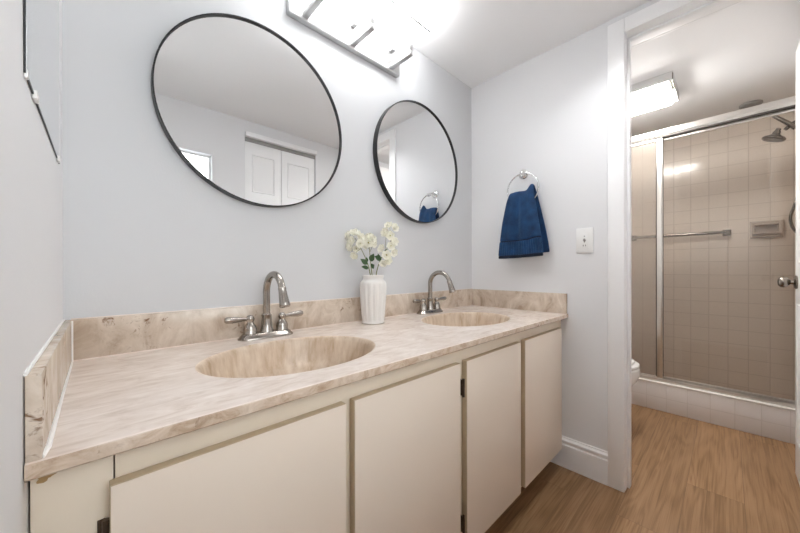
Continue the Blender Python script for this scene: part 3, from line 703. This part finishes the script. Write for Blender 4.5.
tw = thing('hand_towel', (W - 0.05, RY, 1.38), 'navy blue terry hand towel draped through the chrome ring', 'towel')
def lerp(a, b_, t): return a + (b_ - a) * t
def sst(t): t = max(0, min(1, t)); return t * t * (3 - 2 * t)
def ytop(u):  return lerp(-0.281, -0.412, u)
def ztop(u):  return 1.405 + 0.004 * math.sin(6 * u) + 0.030 * math.exp(-((u - 0.90) / 0.14) ** 2) + 0.006 * sst(u)
def front(u, v, off=0.0):
    """u across (0 = towards the back wall), v down from the top fold to the hem"""
    yb, zb_ = lerp(-0.231, -0.470, u), 1.046 + 0.010 * (u - 0.15) + (0.010 * (0.5 - u) ** 2)
    k = v ** 0.85
    y = lerp(ytop(u), yb, lerp(k, sst(k), 0.35)); z = lerp(ztop(u), zb_, v)
    fold = (0.010 * math.sin(2 * PI * (1.6 * u + 0.1)) + 0.006 * math.sin(2 * PI * (3.4 * u + 0.3))) * (1 - 0.55 * v)
    return Vector((W - 0.050 - 0.019 * math.sin(min(1, v * 6) * PI / 2) - (fold + 0.010) * min(1, v * 2.2) - 0.004 * v - off, y, z))
def back(u, v):
    yb, zb_ = lerp(-0.242, -0.485, u), 1.058 + 0.016 * (u - 0.3)
    k = v ** 0.85
    y = lerp(ytop(u), yb, lerp(k, sst(k), 0.35)); z = lerp(ztop(u), zb_, v)
    fold = 0.006 * math.sin(2 * PI * (1.6 * u + 0.6)) * (1 - 0.5 * v)
    return Vector((W - 0.050 + 0.016 * math.sin(min(1, v * 6) * PI / 2) + fold * min(1, v * 1.5) + 0.002 * v, y, z))
def sheet(fn_rows, nu=40):
    b = B_(); G = [[b.verts.new(fn(i / nu)) for i in range(nu + 1)] for fn in fn_rows]
    for r in range(len(G) - 1):
        for i in range(nu): b.faces.new((G[r][i], G[r][i + 1], G[r + 1][i + 1], G[r + 1][i]))
    return b
def thick(o, t, off=0):
    md = o.modifiers.new('thickness', 'SOLIDIFY'); md.thickness = t; md.offset = off
    sb = o.modifiers.new('smooth', 'SUBSURF'); sb.levels = 1; sb.render_levels = 1
vb0, vb1 = 0.735, 0.955
rows = [(lambda u, v=v: front(u, v)) for v in [vb0 * (1 - i / 26) for i in range(26)]] + [(lambda u, v=v: back(u, v)) for v in [0.0, 0.02, 0.05, 0.09] + [0.14 + 0.84 * i / 16 for i in range(17)]]
o = obj('terry_cloth', sheet(rows), M['towel'], tw, 180); thick(o, 0.007)
nu = 150
def ribrow(v): return lambda u: front(u, v, 0.0032 * math.cos(2 * PI * 19 * u))
o = obj('woven_band', sheet([ribrow(lerp(vb0 + 0.012, vb1, i / 8)) for i in range(9)], nu), M['towel_band'], tw, 60); thick(o, 0.006)
o = obj('band_seam', sheet([(lambda u, v=v: front(u, v, -0.001)) for v in (vb0 - 0.004, vb0 + 0.006, vb0 + 0.016)]), M['towel_hem'], tw, 180); thick(o, 0.004)
o = obj('hem', sheet([(lambda u, v=v: front(u, v, -0.001)) for v in (vb1 - 0.004, vb1 + 0.02, 1.0)]), M['towel_hem'], tw, 180); thick(o, 0.008)

# ------------------------------------------------------------------ switch plate
sw = thing('switch_plate', (W, -0.6355, 1.1255), 'white wall plate with a dark-tipped switch between the towel and the doorway', 'light switch')
obj('cover_plate', bx(W - 0.0065, W - 0.0005, -0.672, -0.599, 1.066, 1.186, bev=0.0025), M['plastic'], sw)
obj('insert', bx(W - 0.0085, W - 0.006, -0.6525, -0.6185, 1.092, 1.160, bev=0.0012), M['plastic'], sw)
b = B_(); rings(b, [[(W - 0.008, -0.6355 + a * 0.007, 1.1255 + c * 0.011) for a, c in ((0, 1), (-1, 0.2), (0, -1), (1, 0.2))], [(W - 0.016, -0.6355 + a * 0.004, 1.129 + c * 0.007) for a, c in ((0, 1), (-1, 0.2), (0, -1), (1, 0.2))]]); obj('toggle', b, M['grey_plastic'], sw, label='dark switch toggle')
b = B_()
lathe(b, [(0.0022, 0), (0.0022, 0.0006)], (W - 0.0085, -0.6355, 1.1470), (-1, 0, 0), 12)
obj('pilot_hole', b, M['slot'], sw)
for y in (-0.6405, -0.6305): obj('slot', bx(W - 0.0088, W - 0.0083, y - 0.0012, y + 0.0012, 1.099, 1.106), M['slot'], sw)
for z in (1.077, 1.175):
    b = B_(); lathe(b, [(0.003, 0), (0.003, 0.0008), (0.001, 0.0012)], (W - 0.0065, -0.6355, z), (-1, 0, 0), 12); obj('screw', b, M['plastic'], sw)

# ------------------------------------------------------------------ toilet
TX = 2.43
to = thing('toilet', (TX, -0.36, 0), 'white toilet beyond the doorway, only the front tip of its bowl and lid showing', 'toilet')
b = B_(); n = 48
def er(yc, rx, ry, z, pw=2.2): return ellipse_ring((TX, yc), rx, ry, z, n, pw)
rings(b, [er(-0.40, 0.105, 0.24, 0.001, 2.6), er(-0.40, 0.108, 0.243, 0.02, 2.6), er(-0.40, 0.095, 0.22, 0.06), er(-0.405, 0.095, 0.215, 0.14), er(-0.43, 0.125, 0.235, 0.22), er(-0.465, 0.165, 0.262, 0.30), er(-0.48, 0.178, 0.262, 0.345), er(-0.48, 0.180, 0.260, 0.375), er(-0.48, 0.172, 0.252, 0.382), er(-0.48, 0.125, 0.20, 0.378), er(-0.48, 0.10, 0.16, 0.28), er(-0.46, 0.05, 0.07, 0.20)])
box(b, TX - 0.10, TX + 0.10, -0.26, -0.03, 0.25, 0.378, bev=0.02)
obj('bowl', b, M['porcelain'], to)
b = B_(); rings(b, [er(-0.475, 0.182, 0.262, 0.388), er(-0.475, 0.185, 0.265, 0.393), er(-0.475, 0.183, 0.263, 0.402), er(-0.475, 0.178, 0.258, 0.405)]); obj('seat', b, M['porcelain'], to)
b = B_(); rings(b, [er(-0.462, 0.182, 0.250, 0.4075), er(-0.462, 0.185, 0.252, 0.411), er(-0.462, 0.183, 0.249, 0.419), er(-0.46, 0.165, 0.225, 0.426), er(-0.45, 0.10, 0.14, 0.4295)]); obj('lid', b, M['porcelain'], to)
obj('tank', bx(TX - 0.22, TX + 0.22, -0.205, -0.018, 0.380, 0.735, bev=0.02, seg=3), M['porcelain'], to)
obj('tank_lid', bx(TX - 0.23, TX + 0.23, -0.215, -0.017, 0.737, 0.770, bev=0.010, seg=3), M['porcelain'], to)
b = B_(); lathe(b, [(0.014, 0), (0.014, 0.008), (0.008, 0.012), (0.006, 0.02)], (TX - 0.15, -0.205, 0.69), (0, -1, 0), 20); tube(b, [(TX - 0.15, -0.222, 0.69), (TX - 0.10, -0.226, 0.685), (TX - 0.06, -0.226, 0.680)], [0.005, 0.006, 0.007], 10); obj('flush_lever', b, M['chrome'], to)

# ------------------------------------------------------------------ toilet-room ceiling lamp
cl = thing('ceiling_lamp', (2.60, -0.72, ZC), 'lit rectangular ceiling lamp with chrome base and warm diffuser beyond the doorway', 'ceiling lamp')
LX0, LX1, LY0, LY1 = 2.430, 2.760, -0.895, -0.55
b = B_(); box(b, LX0, LX1, LY0, LY1, ZC - 0.012, ZC - 0.0005, bev=0.002)
for x0, x1, y0, y1 in ((LX0, LX0 + 0.006, LY0, LY1), (LX1 - 0.006, LX1, LY0, LY1), (LX0, LX1, LY0, LY0 + 0.006), (LX0, LX1, LY1 - 0.006, LY1)):
    box(b, x0, x1, y0, y1, ZC - 0.052, ZC - 0.010, bev=0.0015)
obj('lamp_base', b, M['chrome'], cl)
b = B_()
def lr(d, z): return [(LX0 + d, LY0 + d, z), (LX1 - d, LY0 + d, z), (LX1 - d, LY1 - d, z), (LX0 + d, LY1 - d, z)]
rings(b, [lr(0.026, ZC - 0.030), lr(0.026, ZC - 0.062), lr(0.034, ZC - 0.076), lr(0.056, ZC - 0.086)])
obj('diffuser', b, M['lit_warm'], cl, 30)
b = B_(); lathe(b, [(0.006, 0), (0.006, 0.006), (0.003, 0.009)], (LX0 + 0.026, LY0 + 0.09, ZC - 0.058), (-1, 0, 0), 14); obj('thumb_screw', b, M['chrome'], cl)

# ------------------------------------------------------------------ shower
sd = thing('shower_screen', (XS + 0.05, -0.73, 0.198), 'aluminium framed sliding glass shower screen standing on the tiled curb', 'shower screen')
XG = 2.925
b = B_(); box(b, 2.905, 2.955, YR + 0.002, -0.002, 1.917, 1.968, bev=0.004); box(b, 2.899, 2.906, YR + 0.002, -0.002, 1.924, 1.946, bev=0.002)
obj('header_rail', b, M['alu'], sd)
obj('header_gasket', bx(2.906, 2.954, YR + 0.002, -0.002, 1.9115, 1.917), M['dark_metal'], sd)
b = B_(); box(b, 2.905, 2.960, YR + 0.002, -0.002, 0.1985, 0.206, bev=0.002); box(b, 2.905, 2.911, YR + 0.002, -0.002, 0.206, 0.222, bev=0.001); box(b, 2.938, 2.944, YR + 0.002, -0.002, 0.206, 0.218, bev=0.001)
obj('bottom_track', b, M['alu'], sd)
for y0, y1 in ((-0.020, -0.002), (YR + 0.002, YR + 0.020)):
    obj('wall_jamb', bx(2.905, 2.955, y0, y1, 0.206, 1.9115, bev=0.002), M['alu'], sd)
def screen_panel(x, y0, y1, m, knob):
    b = B_(); s = 0.034
    box(b, x - 0.010, x + 0.010, y1 - s, y1, 0.210, 1.911, bev=0.003); box(b, x - 0.010, x + 0.010, y0, y0 + s, 0.210, 1.911, bev=0.003)
    box(b, x - 0.009, x + 0.009, y0 + s, y1 - s, 0.210, 0.232, bev=0.002); box(b, x - 0.009, x + 0.009, y0 + s, y1 - s, 1.893, 1.911, bev=0.002)
    p = obj('sliding_panel', b, M['alu'], sd)
    obj('glass', bx(x - 0.0025, x + 0.0025, y0 + s, y1 - s, 0.232, 1.893), m, p)
    b = B_()
    for y in (y0 + s, y1 - s): box(b, x - 0.0115, x - 0.006, y - 0.003, y + 0.003, 0.232, 1.893)
    obj('gasket', b, M['dark_metal'], p)
    if knob:
        for z in (1.025, 0.79): obj('bumper', bx(x - 0.014, x - 0.008, y0 + 0.010, y0 + 0.024, z - 0.012, z + 0.012, bev=0.002), M['alu'], p)
screen_panel(2.922, -0.795, -0.022, M['obscure'], True)
screen_panel(2.944, YR + 0.022, -0.760, M['pane'], False)

SHX = 3.25
sh = thing('hand_shower', (SHX, YR, 1.93), 'chrome shower head with a hand-shower bar and hose, high in the shower', 'shower head')
b = B_(); lathe(b, [(0.028, 0.0005), (0.028, 0.006), (0.014, 0.012)], (SHX, YR, 1.93), (0, 1, 0), 24); tube(b, bez([(SHX, YR + 0.004, 1.93), (SHX, -1.43, 1.932), (SHX, -1.395, 1.912), (SHX, -1.365, 1.883)], 6), 0.0105, 12); obj('arm', b, M['dark_nickel'], sh)
ax = Vector((0, 0.34, -0.94)).normalized(); hp = Vector((SHX, -1.318, 1.840))
b = B_(); lathe(b, [(0.012, -0.062), (0.013, -0.050), (0.019, -0.040), (0.020, -0.030), (0.026, -0.022), (0.048, -0.010), (0.055, -0.002), (0.055, 0.004), (0.050, 0.008)], hp, ax, 36); obj('spray_head', b, M['dark_nickel'], sh)
b = B_(); lathe(b, [(0.001, 0.0078), (0.045, 0.0082), (0.044, 0.0095), (0.001, 0.0105)], hp, ax, 36); obj('face_plate', b, M['grey_plastic'], sh)
b = B_(); tube(b, [(SHX - 0.01, -1.41, 1.878), (SHX - 0.01, -1.38, 1.915), (SHX - 0.01, -1.34, 1.960), (SHX - 0.01, -1.305, 2.0)], [0.015, 0.0125, 0.011, 0.009], 12); obj('hand_shower_bar', b, M['dark_nickel'], sh)
b = B_(); tube(b, bez([(SHX - 0.03, -1.412, 1.875), (SHX - 0.09, -1.425, 1.70), (3.13, -1.420, 1.52), (3.10, -1.392, 1.38), (3.10, -1.375, 1.31), (3.10, -1.380, 1.25), (3.10, -1.405, 1.20), (3.12, -1.44, 1.17), (3.14, -1.452, 1.15)], 8), 0.0075, 10); obj('hose', b, M['dark_nickel'], sh)

sdish = thing('soap_dish', (XB, -1.307, 1.28), 'beige ceramic soap dish set into the shower tiles', 'soap dish')
b = B_(); y0, y1, z0, z1, xo = -1.388, -1.228, 1.222, 1.346, XB - 0.0005
def dr(d, x): return [(x, y0 + d, z0 + d), (x, y1 - d, z0 + d), (x, y1 - d, z1 - d), (x, y0 + d, z1 - d)]
rings(b, [dr(0, xo), dr(0.001, xo - 0.026), dr(0.006, xo - 0.034), dr(0.016, xo - 0.036), dr(0.022, xo - 0.032), dr(0.026, xo - 0.004)], cap0=False)
obj('tile_frame', b, M['dish'], sdish)
b = B_(); P = [[(xo - 0.004 - dx, y, zz) for dx, zz in ((0, 1.236), (0.050, 1.240), (0.062, 1.250), (0.060, 1.262), (0.053, 1.262), (0.050, 1.252), (0.0, 1.248))] for y in (y0 + 0.012, y0 + 0.03, y1 - 0.03, y1 - 0.012)]
rings(b, P); obj('tray', b, M['dish'], sdish)
b = B_(); tube(b, bez([(xo - 0.006, y0 + 0.020, 1.320), (xo - 0.034, y0 + 0.030, 1.320), (xo - 0.040, -1.308, 1.320), (xo - 0.034, y1 - 0.030, 1.320), (xo - 0.006, y1 - 0.020, 1.320)], 8), 0.0075, 10); obj('grab_bar', b, M['dish'], sdish)

tb = thing('towel_bar', (XB, -0.80, 1.277), 'chrome towel bar on the tiled back wall inside the shower', 'towel bar')
b = B_(); tube(b, [(XB - 0.055, -1.11, 1.277), (XB - 0.055, -0.50, 1.277)], 0.0125, 14); obj('bar', b, M['dark_nickel'], tb)
for y in (-1.105, -0.505):
    b = B_(); box(b, XB - 0.008, XB - 0.0005, y - 0.024, y + 0.024, 1.253, 1.301, bev=0.002); tube(b, [(XB - 0.006, y, 1.277), (XB - 0.045, y, 1.277), (XB - 0.066, y, 1.277)], [0.013, 0.012, 0.015], 16); obj('post', b, M['dark_nickel'], tb)

# added fill lamp beyond the frame: short cylinder brightening cabinet fronts and floor
dlc = (1.42, -0.84, ZC)
dl = thing('fill_downlight', dlc, 'added fill lamp out of view, short white cylinder on the ceiling in front of the doorway', 'ceiling lamp')
b = B_(); lathe(b, [(0.0665, 0.0004), (0.0720, 0.0004), (0.0720, 0.0665), (0.0700, 0.0685), (0.0670, 0.0685), (0.0655, 0.0660), (0.0655, 0.0090)], dlc, (0, 0, -1), 40, caps=False); obj('housing', b, M['plastic'], dl)
b = B_(); lathe(b, [(0.0652, 0.0660), (0.0640, 0.0655), (0.0640, 0.0060), (0.0652, 0.0060)], dlc, (0, 0, -1), 40, caps=False); obj('baffle', b, M['grey_plastic'], dl)
b = B_(); lathe(b, [(0.0638, 0.004), (0.0638, 0.0075), (0.001, 0.0077)], dlc, (0, 0, -1), 40); obj('fill_lens', b, M['lit_fill'], dl)

b = B_(); lathe(b, [(0.056, 0.0005), (0.056, 0.010), (0.050, 0.016), (0.030, 0.018), (0.001, 0.018)], (3.30, -1.22, ZC), (0, 0, -1), 36)
cv = obj('ceiling_vent', b, M['grey_plastic']); tag(cv, 'small round grey ceiling cover just above the shower header', 'vent')
